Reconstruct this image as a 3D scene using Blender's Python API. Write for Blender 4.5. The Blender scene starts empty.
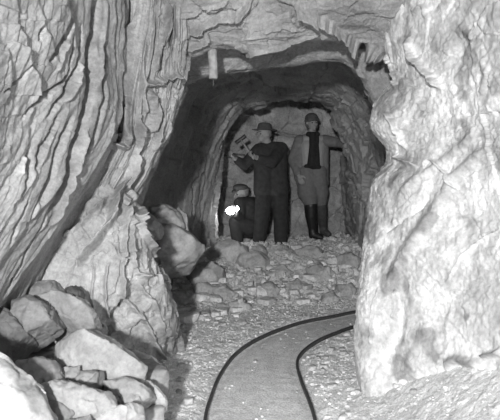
import bpy, bmesh, math, random
import numpy as np
from mathutils import Vector, Matrix
random.seed(7); rng = np.random.default_rng(7)
scene = bpy.context.scene
COL = scene.collection
F = 560.0; CX = 250.0; HZ = 175.0; CH = 1.1      # focal length in px, horizon row, lens height
def at(px, py, Y): return ((px-CX)*Y/F, Y, CH-(py-HZ)*Y/F)

# ---------------------------------------------------------------- noise
def _h(i, j, k, s):
    i = i.astype(np.int64); j = j.astype(np.int64); k = k.astype(np.int64)
    n = (i*374761393 + j*668265263 + k*2147483647 + s*1274126177) & 0xffffffff
    n = ((n ^ (n >> 13))*1274126177) & 0xffffffff
    n = ((n ^ (n >> 15))*2246822519) & 0xffffffff
    n = n ^ (n >> 16)
    return n.astype(np.float64)/4294967295.0
def vnoise(P, s=0):
    I = np.floor(P); f = P-I; f = f*f*f*(f*(f*6-15)+10)
    r = 0
    for a in (0, 1):
        wa = f[:, 0] if a else 1-f[:, 0]
        for b in (0, 1):
            wb = f[:, 1] if b else 1-f[:, 1]
            for c in (0, 1):
                wc = f[:, 2] if c else 1-f[:, 2]
                r = r + wa*wb*wc*_h(I[:, 0]+a, I[:, 1]+b, I[:, 2]+c, s)
    return r*2-1
def fbm(P, o=4, s=0, g=0.5):
    r = 0; a = 1; t = 0
    for i in range(o):
        r = r+a*vnoise(P*(2**i)+i*17.3, s+i); t += a; a *= g
    return r/t
def facets(P, s=0, slope=0.5):
    """broken-rock noise: flat tilted chips with steps between them"""
    B = np.floor(P-0.5)
    best = np.full(len(P), 1e9); val = np.zeros(len(P))
    for a in (0, 1):
        for b in (0, 1):
            for c in (0, 1):
                i, j, k = B[:, 0]+a, B[:, 1]+b, B[:, 2]+c
                cx = i+.5+.7*(_h(i, j, k, s)-.5); cy = j+.5+.7*(_h(i, j, k, s+1)-.5); cz = k+.5+.7*(_h(i, j, k, s+2)-.5)
                dx, dy, dz = P[:, 0]-cx, P[:, 1]-cy, P[:, 2]-cz
                d = dx*dx+dy*dy+dz*dz
                v = (_h(i, j, k, s+3)-.5)+slope*2*(dx*(_h(i, j, k, s+4)-.5)+dy*(_h(i, j, k, s+5)-.5)+dz*(_h(i, j, k, s+6)-.5))
                m = d < best; best = np.where(m, d, best); val = np.where(m, v, val)
    return val
def warp(P, amt, fr, s=50):
    return P+amt*np.stack([vnoise(P*fr, s), vnoise(P*fr+9, s+1), vnoise(P*fr+21, s+2)], 1)
def sst(a, b, x):
    t = np.clip((x-a)/(b-a), 0, 1); return t*t*(3-2*t)

# ---------------------------------------------------------------- materials
def new_mat(name):
    m = bpy.data.materials.new(name); m.use_nodes = True
    nt = m.node_tree; b = nt.nodes['Principled BSDF']; return m, nt, b
def rock_mat(name, rough=.85, fine=60., bump=.35, spec=.3, dist=.006, speck=.25):
    m, nt, b = new_mat(name); N = nt.nodes; L = nt.links
    at_ = N.new('ShaderNodeAttribute'); at_.attribute_name = 'tone'
    tc = N.new('ShaderNodeTexCoord')
    n1 = N.new('ShaderNodeTexNoise'); n1.inputs['Scale'].default_value = fine; n1.inputs['Detail'].default_value = 6; n1.inputs['Roughness'].default_value = .65
    n2 = N.new('ShaderNodeTexNoise'); n2.inputs['Scale'].default_value = fine*.22; n2.inputs['Detail'].default_value = 5
    for n in (n1, n2): L.new(tc.outputs['Object'], n.inputs['Vector'])
    mr = N.new('ShaderNodeMapRange'); mr.inputs[1].default_value = .3; mr.inputs[2].default_value = .7
    mr.inputs[3].default_value = 1-speck; mr.inputs[4].default_value = 1+speck
    L.new(n1.outputs[0], mr.inputs[0])
    mr2 = N.new('ShaderNodeMapRange'); mr2.inputs[1].default_value = .3; mr2.inputs[2].default_value = .7
    mr2.inputs[3].default_value = .86; mr2.inputs[4].default_value = 1.12
    L.new(n2.outputs[0], mr2.inputs[0])
    mu = N.new('ShaderNodeMath'); mu.operation = 'MULTIPLY'; L.new(mr.outputs[0], mu.inputs[0]); L.new(mr2.outputs[0], mu.inputs[1])
    vm = N.new('ShaderNodeVectorMath'); vm.operation = 'SCALE'
    L.new(at_.outputs['Color'], vm.inputs[0]); L.new(mu.outputs[0], vm.inputs['Scale'])
    L.new(vm.outputs[0], b.inputs['Base Color'])
    b.inputs['Roughness'].default_value = rough; b.inputs['Specular IOR Level'].default_value = spec
    ad = N.new('ShaderNodeMath'); ad.operation = 'ADD'; L.new(n1.outputs[0], ad.inputs[0]); L.new(n2.outputs[0], ad.inputs[1])
    bp = N.new('ShaderNodeBump'); bp.inputs['Strength'].default_value = bump; bp.inputs['Distance'].default_value = dist
    L.new(ad.outputs[0], bp.inputs['Height']); L.new(bp.outputs[0], b.inputs['Normal'])
    return m
def plain_mat(name, g, rough=.8, metal=0, fine=80, amt=.25, bump=.3, emit=None):
    m, nt, b = new_mat(name); N = nt.nodes; L = nt.links
    tc = N.new('ShaderNodeTexCoord'); n1 = N.new('ShaderNodeTexNoise'); n1.inputs['Scale'].default_value = fine; n1.inputs['Detail'].default_value = 5
    L.new(tc.outputs['Object'], n1.inputs['Vector'])
    cr = N.new('ShaderNodeValToRGB'); e = cr.color_ramp.elements
    e[0].position = .3; e[1].position = .7
    e[0].color = (g*(1-amt),)*3+(1,); e[1].color = (g*(1+amt),)*3+(1,)
    L.new(n1.outputs[0], cr.inputs[0]); L.new(cr.outputs[0], b.inputs['Base Color'])
    b.inputs['Roughness'].default_value = rough; b.inputs['Metallic'].default_value = metal
    bp = N.new('ShaderNodeBump'); bp.inputs['Strength'].default_value = bump; bp.inputs['Distance'].default_value = .004
    L.new(n1.outputs[0], bp.inputs['Height']); L.new(bp.outputs[0], b.inputs['Normal'])
    if emit:
        b.inputs['Emission Color'].default_value = (1, 1, 1, 1); b.inputs['Emission Strength'].default_value = emit
    return m
M_LEFT = rock_mat('left_rock', .6, 70, .35, .45)
M_ROCK = rock_mat('grey_rock', .85, 60, .45, .3)
M_PALE = rock_mat('pale_rock', .75, 45, .35, .35)
M_FLOOR = rock_mat('floor_dirt', .95, 90, .8, .15, .01, .3)
M_RUBBLE = rock_mat('rubble_rock', .85, 50, .35, .25, .005, .2)

# ---------------------------------------------------------------- mesh helpers
def mesh_np(name, V, faces, mat, tone=None, smooth=True, parent=None):
    me = bpy.data.meshes.new(name)
    V = np.asarray(V, dtype=np.float32); faces = np.asarray(faces, dtype=np.int32)
    me.vertices.add(len(V)); me.vertices.foreach_set('co', V.ravel())
    k = faces.shape[1]
    me.loops.add(faces.size); me.loops.foreach_set('vertex_index', faces.ravel())
    me.polygons.add(len(faces)); me.polygons.foreach_set('loop_start', np.arange(0, faces.size, k, dtype=np.int32))
    me.update(calc_edges=True); me.validate()
    if tone is not None:
        a = me.attributes.new('tone', 'FLOAT_COLOR', 'POINT')
        c = np.ones((len(V), 4), dtype=np.float32); c[:, :3] = np.asarray(tone, dtype=np.float32).reshape(-1, 1)
        a.data.foreach_set('color', c.ravel())
    me.polygons.foreach_set('use_smooth', np.full(len(faces), smooth)); me.materials.append(mat)
    o = bpy.data.objects.new(name, me); COL.objects.link(o)
    if parent: o.parent = parent
    return o
def grid_faces(nr, nc):
    i = np.arange(nr-1)[:, None]*nc+np.arange(nc-1)[None, :]; i = i.ravel()
    return np.stack([i, i+1, i+nc+1, i+nc], 1)
def catmull(C, t):
    """C (n, ...) control points, t in 0..n-1"""
    n = len(C); Cp = np.concatenate([(2*C[:1]-C[1:2]), C, (2*C[-1:]-C[-2:-1])])
    i = np.minimum(np.floor(t).astype(int), n-2); f = (t-i).reshape((-1,)+(1,)*(C.ndim-1))
    p0, p1, p2, p3 = Cp[i], Cp[i+1], Cp[i+2], Cp[i+3]
    return .5*((2*p1)+(p2-p0)*f+(2*p0-5*p1+4*p2-p3)*f*f+(3*p1-p0-3*p2+p3)*f**3)
def grid_normals(G):
    du = np.gradient(G, axis=1); dv = np.gradient(G, axis=0)
    n = np.cross(du, dv); l = np.linalg.norm(n, axis=2, keepdims=True); return n/np.maximum(l, 1e-9)
def smooth_poly(pts, n=60):
    C = np.array(pts, float)
    return catmull(C, np.linspace(0, len(C)-1, n))
def patch(name, rows, nr, nc, mat, disp, tone, cracks=(), ctr=(0, 4.5, 1.0), px=True):
    """rows of (px, py, Y) survey points -> rock sheet. disp(P, U, V) metres towards the open tunnel"""
    C = np.array([[at(*p) if px else p for p in r] for r in rows], float)
    R = catmull(C, np.linspace(0, len(C)-1, nr)); R = np.swapaxes(R, 0, 1)
    G = np.swapaxes(catmull(R, np.linspace(0, C.shape[1]-1, nc)), 0, 1)
    Nn = grid_normals(G)
    for ax in (0, 1):                      # soften the direction of relief across folds
        for _ in range(2):
            K = 13; pad = [(0, 0)]*3; pad[ax] = (K//2+1, K//2); c_s = np.cumsum(np.pad(Nn, pad, mode='edge'), axis=ax)
            Nn = (np.take(c_s, np.arange(K, c_s.shape[ax]), ax)-np.take(c_s, np.arange(0, c_s.shape[ax]-K), ax))/K
    Nn /= np.maximum(np.linalg.norm(Nn, axis=2, keepdims=True), 1e-6)
    mid = G[nr//2, nc//2]
    if np.dot(Nn[nr//2, nc//2], np.array(ctr)-mid) < 0: Nn = -Nn; flip = True
    else: flip = False
    V, U = np.meshgrid(np.linspace(0, len(C)-1, nr), np.linspace(0, C.shape[1]-1, nc), indexing='ij')
    P = G.reshape(-1, 3); N_ = Nn.reshape(-1, 3)
    d = disp(P, U.ravel(), V.ravel())
    if cracks:
        # locate every crack on the rock itself, then cut it by true distance
        ppx = CX+P[:, 0]*F/np.maximum(P[:, 1], .05); ppy = HZ-(P[:, 2]-CH)*F/np.maximum(P[:, 1], .05)
        tmul = np.ones(len(P))
        for cr in cracks:
            line, w, dep = cr[:3]
            S = smooth_poly(line, max(24, 10*len(line)))
            S = S+np.stack([np.interp(np.arange(len(S)), np.arange(0, len(S)+3, 3), rng.normal(0, .5, len(np.arange(0, len(S)+3, 3)))) for _ in (0, 1)], 1)
            x0, y0 = S.min(0)-30; x1, y1 = S.max(0)+30
            near = np.where((ppx > x0) & (ppx < x1) & (ppy > y0) & (ppy < y1))[0]
            if len(near) < 10: continue
            W = []
            for s in S:
                dd = (ppx[near]-s[0])**2+(ppy[near]-s[1])**2
                k = np.argmin(dd+ .5*P[near, 1])
                W.append(P[near[k]])
            W = np.array(W)
            Q = P[near]; best = np.full(len(Q), 9.); tpar = np.zeros(len(Q))
            for a in range(len(W)-1):
                ab = W[a+1]-W[a]; L2 = ab@ab+1e-9
                t = np.clip(((Q-W[a])@ab)/L2, 0, 1)
                r = np.linalg.norm(Q-W[a]-t[:, None]*ab, axis=1)
                m = r < best; best = np.where(m, r, best); tpar = np.where(m, (a+t)/(len(W)-1), tpar)
            wm = w*Q[:, 1]/F
            taper = np.minimum(1, np.minimum(tpar, 1-tpar)*8+.15)
            g = np.exp(-(best/(wm*.6))**2)
            d[near] -= dep*g*taper*(.9+.25*vnoise(Q*9, 9))
            if len(cr) > 3: tmul[near] *= 1+(cr[3]-1)*g*np.minimum(taper, 1)  # optional tint along the line: mineral bands, also shading painted into grooves and ribs
    V3 = P+N_*d[:, None]
    tn = tone(P, U.ravel(), V.ravel(), d)
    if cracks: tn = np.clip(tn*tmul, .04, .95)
    fa = grid_faces(nr, nc)
    if flip: pass
    else: fa = fa[:, ::-1]
    o = mesh_np(name, V3, fa, mat, tn)
    o['kind'] = 'structure'
    return o
def blocky(P, k=1.0, s=0, big=.06, mid=.03, small=.012):
    W = warp(P, .12, 2.3, s+40)
    d = big*facets(W*2.3*k, s+1, .6)*1.2+mid*facets(warp(P, .05, 6, s+60)*5.5*k, s+11, .7)+small*facets(P*14*k, s+21, .8)
    return d+.006*fbm(P*24, 3, s+5)+.03*fbm(P*2.2, 2, s+7)

# ---------------------------------------------------------------- WALL LEFT : foliated slab
rows = [
 [(-420,-150,.9),(-140,-110,1.35),(-10,-90,1.75),(70,-80,2.2),(122,-75,2.8),(140,-75,3.15)],
 [(-420,0,.9),(-140,0,1.4),(-20,0,1.85),(58,0,2.3),(119,0,2.82),(132,0,3.2)],
 [(-420,65,.9),(-145,70,1.4),(-25,70,1.85),(52,70,2.3),(117,70,2.8),(130,72,3.2)],
 [(-420,130,.9),(-150,135,1.4),(-35,135,1.85),(38,133,2.28),(109,130,2.76),(124,134,3.15)],
 [(-420,210,.9),(-160,210,1.4),(-60,210,1.82),(5,207,2.2),(66,208,2.62),(84,214,3.0)],
 [(-420,300,.9),(-170,300,1.35),(-90,300,1.75),(-42,300,2.1),(2,300,2.45),(24,306,2.8)],
 [(-420,440,.9),(-180,420,1.3),(-110,400,1.7),(-75,390,2.0),(-30,380,2.35),(-5,380,2.7)]]
def strata(u, v, Pn, k, s):
    w = 1.0*fbm(np.stack([u*.8, v*.4, v*0+s], 1), 2, s, .4)+.06*vnoise(np.stack([u*5, v*2.6, v*0], 1), s+3)+.018*vnoise(np.stack([u*14, v*7, v*0], 1), s+4)
    t = u*k+w*1.5
    i = np.floor(t); f = t-i
    amp = .25+.9*_h(i, i*0, np.floor(v*1.2+vnoise(np.stack([i*3.1, v*.8, v*0], 1), s+8)), s+2)
    # layer rises slowly then breaks back sharply
    prof = np.where(f < .8, (f/.8)**1.3, .5+.5*np.cos((f-.8)/.2*math.pi))
    fade = .45+.55*sst(-.3, .4, vnoise(np.stack([i*7.7, v*1.1+i, v*0], 1), s+6))
    return prof*amp*fade
def d_left(P, u, v):
    near = sst(1.0, 3.6, u); v = v*5/6
    d = .030*strata(u, v, P, 3.4, 3)*(.25+.75*near)+.008*strata(u, v, P, 9, 9)*(.4+.6*near)
    d += .05*fbm(np.stack([u*1.1, v*.9, v*0], 1), 3, 31)
    q = np.stack([u*2.4+v*1.1, v*2.2-u*.5, v*0+.3], 1)
    d += .020*facets(q+.12*fbm(q*1.5, 3, 3)[:, None], 4, .9)*(.8-.6*near)
    d += .006*fbm(np.stack([u*14+v*5, v*5, v*0], 1), 4, 12)+.002*fbm(P*40, 3, 5)
    return d
def t_left(P, u, v, d):
    t = .275+.10*fbm(np.stack([u*3, v*.7, v*0], 1), 3, 70)+.09*fbm(np.stack([u*12, v*1.6, v*0], 1), 4, 71)+.05*fbm(P*14, 4, 72)
    return np.clip(t, .08, .8)
cr_left = [
 ([(101,-8),(99,20),(97,42),(90,83),(80,127),(70,150),(60,185),(48,215)], 9, .10, .8),
 ([(110,40),(104,80),(96,120),(86,150),(74,180)], 5, .06, .75),
 ([(107,-5),(106,40),(98,85)], 2.5, -.02),
 ([(86,125),(78,150),(71,169),(62,195),(50,222)], 4, -.035, 1.35),
 ([(73,-5),(70,20),(64,36),(54,52),(48,62)], 5, .05), ([(67,42),(60,58),(55,72)], 4, -.02, 1.2),
 ([(74,35),(71,60),(66,78),(52,90),(40,100),(27,116)], 3, .045),
 ([(86,25),(82,55),(72,78),(58,100),(46,120)], 4, .05), ([(81,62),(75,82),(62,102)], 4.5, -.025, 1.25),
 ([(60,110),(48,135),(38,150),(30,170)], 5, .045, .75), ([(70,115),(56,145),(45,175),(34,205)], 5, .045, .75),
 ([(38,26),(34,40)], 2.5, .04), ([(30,60),(18,80),(4,92)], 2, .025),
 ([(28,150),(20,180),(6,206)], 4, .04), ([(22,198),(12,220),(4,242)], 3, .035), ([(50,200),(32,235),(14,270),(0,292)], 3, .04),
 ([(40,180),(26,215),(14,240)], 2.5, .03), ([(22,155),(15,172)], 5, -.02, 1.2),
]
wl = patch('wall_left', rows, 640, 620, M_LEFT, d_left, t_left, cr_left)

# upper right part of the left wall and strip between the ridges
rows = [
 [(85,-80,3.3),(115,-80,3.15),(150,-80,3.0),(176,-80,3.1),(192,-80,3.4),(200,-80,4.0)],
 [(80,0,3.3),(112,0,3.15),(145,0,3.0),(170,0,3.08),(187,0,3.2),(188,0,4.0)],
 [(80,50,3.3),(108,50,3.15),(138,50,2.98),(166,50,3.04),(189,50,3.2),(186,52,4.1)],
 [(78,80,3.3),(106,80,3.15),(134,80,2.98),(162,80,3.08),(188,80,3.25),(182,82,4.2)],
 [(72,108,3.3),(100,108,3.12),(130,108,2.98),(157,108,3.12),(180,108,3.32),(172,108,4.3)],
 [(62,138,3.3),(94,138,3.1),(124,138,2.98),(146,138,3.12),(166,138,3.36),(156,138,4.35)],
 [(50,165,3.25),(84,165,3.02),(112,165,2.97),(134,165,3.1),(154,165,3.36),(146,165,4.35)],
 [(25,195,3.1),(62,195,2.95),(96,195,2.97),(120,198,3.1),(141,202,3.36),(130,200,4.3)],
 [(0,260,3.1),(40,260,3.0),(70,260,3.05),(100,260,3.2),(125,260,3.4),(120,260,4.3)],
 [(-20,400,3.1),(30,400,3.0),(70,400,3.1),(100,400,3.3),(125,390,3.5),(120,390,4.3)]]
def d_strip(P, u, v):
    v = v*.8
    d = .032*strata(u, v, P, 2.8, 17)+.010*strata(u, v, P, 8, 19)
    return d+.022*facets(warp(P, .05, 5)*5, 33, .8)*sst(2, 3.2, u)+.008*facets(P*13, 34, .8)+.03*fbm(P*2.5, 2, 8)+.003*fbm(P*40, 3, 5)
def t_strip(P, u, v, d):
    return np.clip(.27+.10*fbm(np.stack([u*3, v*.8, v*0], 1), 3, 80)+.08*fbm(np.stack([u*11, v*1.6, v*0], 1), 4, 81)+.05*fbm(P*8, 4, 82), .1, .8)
cr_strip = [  # tints paint relief shading into the colour: grooves darkened, ribs lightened
 ([(128,20),(127,50),(124,83),(120,110),(117,132),(110,150)], 7, -.04, 1.5),
 ([(134,20),(132,50),(130,90),(128,125),(126,150)], 5, .07, .7), ([(118,30),(116,80),(112,125)], 4, .04, .7),
 ([(146,40),(142,80),(138,110),(136,135)], 2.5, .035), ([(155,20),(150,60),(143,90),(142,120)], 2.5, .03),
 ([(166,0),(165,30),(160,50),(156,72)], 5, .05, .75), ([(175,0),(174,35),(168,60)], 2.5, .035),
 ([(98,158),(106,150),(114,146),(125,147)], 3.5, .09),
 ([(104,140),(112,135),(122,134)], 3, .04),
 ([(144,84),(154,83),(164,79),(174,77),(182,75)], 3.5, .07), ([(150,90),(152,110),(148,132)], 8, .07, .7),
 ([(166,92),(163,110),(158,130),(150,150)], 3, .04), ([(176,88),(177,100)], 6, -.03, 1.2),
 ([(138,120),(135,148),(127,170),(117,190)], 3.5, .05), ([(143,130),(140,152),(132,172),(124,190)], 4, -.03, 1.2)]
o = patch('wall_left', rows, 560, 460, M_LEFT, d_strip, t_strip, cr_strip)

# buttress at the foot of the left wall
rows = [
 [(20,150,3.15),(60,160,3.05),(85,170,3.02),(106,176,3.05),(118,184,3.15),(121,190,3.6)],
 [(10,185,3.1),(52,190,3.0),(84,192,2.95),(110,194,2.98),(131,202,3.12),(127,206,3.7)],
 [(-5,232,3.0),(40,235,2.92),(78,232,2.87),(118,228,2.9),(151,233,3.15),(146,236,3.8)],
 [(-15,262,2.95),(30,265,2.88),(75,262,2.83),(120,258,2.88),(155,258,3.15),(149,258,3.8)],
 [(-20,290,2.9),(25,290,2.85),(75,290,2.8),(126,287,2.9),(162,288,3.2),(156,288,3.8)],
 [(-20,325,2.85),(25,325,2.82),(80,325,2.85),(134,325,3.0),(171,322,3.3),(165,322,3.9)],
 [(-20,360,2.8),(25,360,2.8),(85,360,2.9),(136,360,3.1),(175,350,3.4),(170,350,3.9)],
 [(-20,420,2.8),(25,420,2.8),(90,410,2.95),(140,405,3.2),(182,385,3.5),(176,385,4.0)]]
def d_butt(P, u, v):
    d = .045*facets(warp(P, .1, 3)*np.array([4.2, 4.2, 2.6]), 91, .8)+.024*facets(warp(P, .03, 8)*np.array([9, 9, 6]), 92, 1.0)+.008*facets(P*20, 93, .9)
    return d+.03*fbm(P*3, 3, 94)+.005*fbm(P*34, 4, 95)
def t_butt(P, u, v, d):
    return np.clip(.38+.18*fbm(P*4, 5, 97)+.12*fbm(P*14, 3, 98), .15, .85)
cr_butt = [
 ([(124,178),(116,195),(112,216),(99,238),(87,252),(79,268)], 4.5, .10),
 ([(108,198),(96,210),(84,222),(68,238),(56,248)], 2.5, .04), ([(104,205),(106,222),(98,232),(88,244)], 6, -.02, 1.2),
 ([(126,205),(128,225),(124,250),(120,275),(122,300)], 2.5, .05), ([(137,208),(140,225),(150,240),(156,252)], 3, .05),
 ([(134,222),(132,250),(138,272),(150,276)], 3, .045), ([(108,262),(104,290),(110,320)], 2, .03), ([(128,300),(142,318),(152,340),(160,362)], 3, .05),
 ([(140,285),(150,300),(160,330)], 2, .03), ([(60,215),(50,240),(38,262)], 2.5, .03), ([(95,262),(92,300),(98,330)], 2, .025)]
o = patch('wall_left', rows, 520, 460, M_PALE, d_butt, t_butt, cr_butt)

# ---------------------------------------------------------------- CEILING in front
cx = [165, 195, 225, 260, 295, 325, 350, 375, 405, 440]
def crow(py, Y):
    py = py if isinstance(py, (list, tuple)) else [py]*10
    Y = Y if isinstance(Y, (list, tuple)) else [Y]*10
    return [(cx[i], py[i], Y[i]) for i in range(10)]
l1 = [76,58,47,54,45,40,42,46,66,90]
l2 = [88,80,74,69,67,61,65,104,140,170]
cxx = list(cx)
rows = [crow(-330, 1.3), crow(-200, 1.9), crow(-100, 2.4), crow(-30, 2.85), crow(5, 3.05), crow([y-18 for y in l1], 3.2), crow(l1, 3.32), crow([y-5 for y in l1], 3.62),
        crow([y-9 for y in l2], 3.75), crow(l2, 3.85), crow([y-5 for y in l2], 4.1), crow([y-30 for y in l2], 4.4)]
def d_ceil(P, u, v):
    Q = P*np.array([1, 1, 1.8])
    k = 1-.55*sst(4.6, 5.6, v)
    return k*(.04*facets(warp(Q, .12, 3)*3.3, 101, .8)+.024*facets(warp(Q, .05, 7)*7.5, 102, .8)+.006*facets(Q*17, 103, .8)+.03*fbm(P*2.6, 3, 104))+.004*fbm(P*38, 3, 105)
def t_ceil(P, u, v, d):
    return np.clip(.27+.12*fbm(P*5, 5, 107), .1, .8)
cr_ceil = [
 ([(186,33),(196,30),(206,24),(220,17),(238,14),(246,6),(252,-4)], 3, .07),
 ([(184,49),(194,45),(203,40),(208,32)], 3, .06),
 ([(292,2),(306,8),(321,13),(334,20),(339,38)], 3.5, .08), ([(338,27),(348,38),(358,44),(374,45),(392,58)], 4, .09),
 ([(240,54),(262,50),(290,44),(320,34)], 2.5, .03), ([(260,30),(285,26),(305,28)], 2, .02), ([(345,50),(356,62),(364,80)], 2, .03), ([(200,8),(215,5),(228,0)], 2, .03)]
o = patch('ceiling', rows, 560, 620, M_ROCK, d_ceil, t_ceil, cr_ceil)

# ---------------------------------------------------------------- WALL RIGHT : pale rock
rows = [
 [(372,-330,2.2),(390,-330,1.7),(440,-330,1.5),(510,-330,1.3),(640,-330,1.1),(900,-330,.9)],
 [(396,-110,3.60),(386,-110,2.95),(416,-110,2.93),(482,-110,2.50),(600,-110,1.78),(1050,-110,.85)],
 [(390,-20,3.85),(380,-20,3.20),(416,-20,2.93),(482,-20,2.50),(600,-20,1.78),(1050,-20,.85)],
 [(396,40,3.95),(386,40,3.30),(416,40,2.93),(482,40,2.50),(600,40,1.78),(1050,40,.85)],
 [(402,78,3.97),(392,78,3.32),(416,78,2.93),(482,78,2.50),(600,78,1.78),(1050,78,.85)],
 [(384,104,3.95),(374,104,3.30),(416,104,2.93),(482,104,2.50),(600,104,1.78),(1050,104,.85)],
 [(381,128,3.95),(371,128,3.30),(416,128,2.93),(482,128,2.50),(600,128,1.78),(1050,128,.85)],
 [(395,146,4.01),(385,146,3.36),(416,146,2.93),(482,146,2.50),(600,146,1.78),(1050,146,.85)],
 [(398,163,4.05),(388,163,3.40),(416,163,2.92),(482,163,2.49),(600,163,1.78),(1050,163,.85)],
 [(383,184,3.95),(373,184,3.30),(404,184,2.90),(482,184,2.48),(600,184,1.78),(1050,184,.85)],
 [(378,215,3.87),(368,215,3.22),(404,215,2.87),(482,215,2.47),(600,215,1.78),(1050,215,.85)],
 [(374,250,3.77),(364,250,3.12),(404,250,2.83),(482,250,2.45),(600,250,1.78),(1050,250,.85)],
 [(370,280,3.70),(360,280,3.05),(404,280,2.80),(482,280,2.44),(600,280,1.78),(1050,280,.85)],
 [(367,305,3.65),(357,305,3.00),(404,305,2.78),(482,305,2.43),(600,305,1.78),(1050,305,.85)],
 [(369,350,3.57),(359,350,2.92),(404,350,2.73),(482,350,2.40),(600,350,1.78),(1050,350,.85)],
 [(374,388,3.50),(364,388,2.85),(404,378,2.69),(482,374,2.39),(600,388,1.78),(1050,388,.85)],
 [(384,440,3.45),(374,440,2.80),(404,430,2.64),(482,426,2.40),(600,440,1.78),(1050,440,.85)]]
def d_right(P, u, v):
    th = math.radians(40)
    Q = np.stack([P[:, 0], P[:, 1]*math.cos(th)-P[:, 2]*math.sin(th), (P[:, 1]*math.sin(th)+P[:, 2]*math.cos(th))*.8], 1)
    k = .5+.5*sst(9, 3, v)
    return 1.0*k*(.018*facets(warp(Q, .04, 2.4)*2.9, 111, .9)+.010*facets(warp(Q, .02, 6)*8, 112, .9)+.006*facets(warp(Q, .01, 12)*21, 113, .9))+.03*fbm(P*2.0, 2, 114)+.008*fbm(P*14, 4, 116)+.005*fbm(P*45, 3, 115)
def t_right(P, u, v, d):
    t = .63+.24*fbm(P*4, 5, 117)+.20*fbm(P*15, 4, 118)
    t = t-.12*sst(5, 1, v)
    t = t*(1-.45*sst(.15, .45, fbm(warp(P, .1, 6)*7, 4, 119)))
    return np.clip(t, .15, .92)
cr_right = [
 ([(408,36),(414,54),(423,68),(432,80),(442,88)], 4.5, .05, .6), ([(389,54),(393,70),(396,88)], 2.5, .03),
 ([(388,113),(394,122),(400,134),(406,148)], 3, .05),
 ([(396,155),(402,159),(419,168)], 3.5, .05),
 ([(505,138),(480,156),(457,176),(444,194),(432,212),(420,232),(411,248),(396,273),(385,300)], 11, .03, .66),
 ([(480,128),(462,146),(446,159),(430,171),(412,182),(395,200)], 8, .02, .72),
 ([(425,170),(432,160),(448,176),(458,190)], 2, .03), ([(385,232),(400,222),(420,208),(430,196)], 4, -.02, 1.25),
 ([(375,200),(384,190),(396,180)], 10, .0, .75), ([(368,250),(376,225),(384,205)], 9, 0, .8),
 ([(404,300),(400,325),(392,350),(386,378)], 8, -.03, 1.3), ([(428,318),(420,340),(410,362)], 8, .015, .8), ([(395,290),(398,304),(392,318)], 2.5, .04),
 ([(378,290),(372,315),(372,345)], 2.5, .03), ([(462,24),(468,34),(474,40)], 8, .02, .5), ([(486,58),(490,75),(484,95)], 8, .02, .65),
 ([(412,12),(424,8),(428,16)], 4, .03, .6), ([(500,230),(470,250),(450,280)], 2, .02), ([(446,366),(458,360),(470,362),(484,364)], 7, .03, .4), ([(484,357),(495,355),(505,352)], 4, .03, .4)]
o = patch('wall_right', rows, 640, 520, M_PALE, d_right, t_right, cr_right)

# ---------------------------------------------------------------- INNER TUNNEL (walls + roof as one lining per side)
S = {
 3.7: [(60,400),(60,330),(62,250),(66,170),(85,100),(120,45),(185,10),(260,0),(330,0),(400,20),(450,80),(470,170),(475,250),(470,330),(470,400)],
 4.6: [(140,360),(138,320),(136,245),(138,170),(152,104),(182,68),(222,50),(265,42),(315,42),(362,55),(396,95),(410,160),(415,240),(420,310),(420,350)],
 5.3: [(176,330),(172,300),(170,230),(174,170),(188,112),(212,84),(238,68),(268,61),(315,62),(350,74),(376,104),(386,165),(388,235),(386,290),(384,325)],
 6.0: [(200,300),(196,275),(193,230),(198,175),(210,125),(228,96),(250,84),(275,80),(312,82),(340,92),(360,118),(368,165),(370,228),(372,270),(370,300)],
 6.7: [(221,290),(219,262),(216,228),(218,185),(225,145),(242,115),(260,104),(282,100),(308,101),(330,110),(344,136),(350,175),(356,225),(360,258),(358,285)],
 6.95:[(212,290),(208,262),(206,228),(208,185),(214,140),(232,107),(256,94),(282,89),(308,90),(333,100),(350,132),(354,175),(358,225),(360,255),(358,280)],
 7.6: [(206,280),(202,255),(200,225),(204,185),(212,145),(232,112),(256,98),(282,94),(308,95),(328,104),(343,136),(346,175),(350,225),(350,250),(350,275)],
 8.3: [(212,275),(208,250),(208,220),(212,185),(220,150),(238,120),(260,106),(282,102),(305,103),(322,112),(334,142),(338,175),(340,220),(340,245),(340,270)]}
rows = [[(x, y, Y) for x, y in S[Y]] for Y in sorted(S)]
def d_in(P, u, v):
    Q = P*np.array([1, .75, 1])
    side = sst(6.2, 4.2, u)
    th = math.radians(-14)
    L = np.stack([P[:, 0]*0, P[:, 1]*math.cos(th)+P[:, 2]*math.sin(th), P[:, 2]*.12], 1)
    lay = .085*facets(warp(L, .15, 2)*3.2, 124, .9)+.03*facets(warp(L, .05, 4)*9, 129, .9)
    d = (1-side)*(.07*facets(warp(Q, .14, 2.2)*2.6, 121, .7)+.035*facets(warp(Q, .06, 5)*6, 122, .8))+side*lay
    return d+.012*facets(Q*14, 123, .8)+.04*fbm(P*2, 3, 125)
def t_in(P, u, v, d):
    return np.clip(.34+.14*fbm(P*3, 5, 127), .12, .7)
cr_in = [([(206,108),(196,130),(191,141),(202,157),(196,180),(189,202)], 3, .08), ([(236,95),(224,130),(216,165),(212,205)], 3, .05), ([(214,100),(206,140),(204,185),(200,225)], 2.5, .06), ([(330,125),(350,150),(362,200),(360,235)], 2.5, .05), ([(355,110),(368,140),(376,185)], 2, .04), ([(204,90),(200,130),(193,180),(190,215)], 3, .09),
 ([(222,88),(214,125),(208,160)], 2, .05)]
o = patch('wall_inner', rows, 520, 640, M_ROCK, d_in, t_in, cr_in, ctr=(0.2, 5.5, 1.0))
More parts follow.
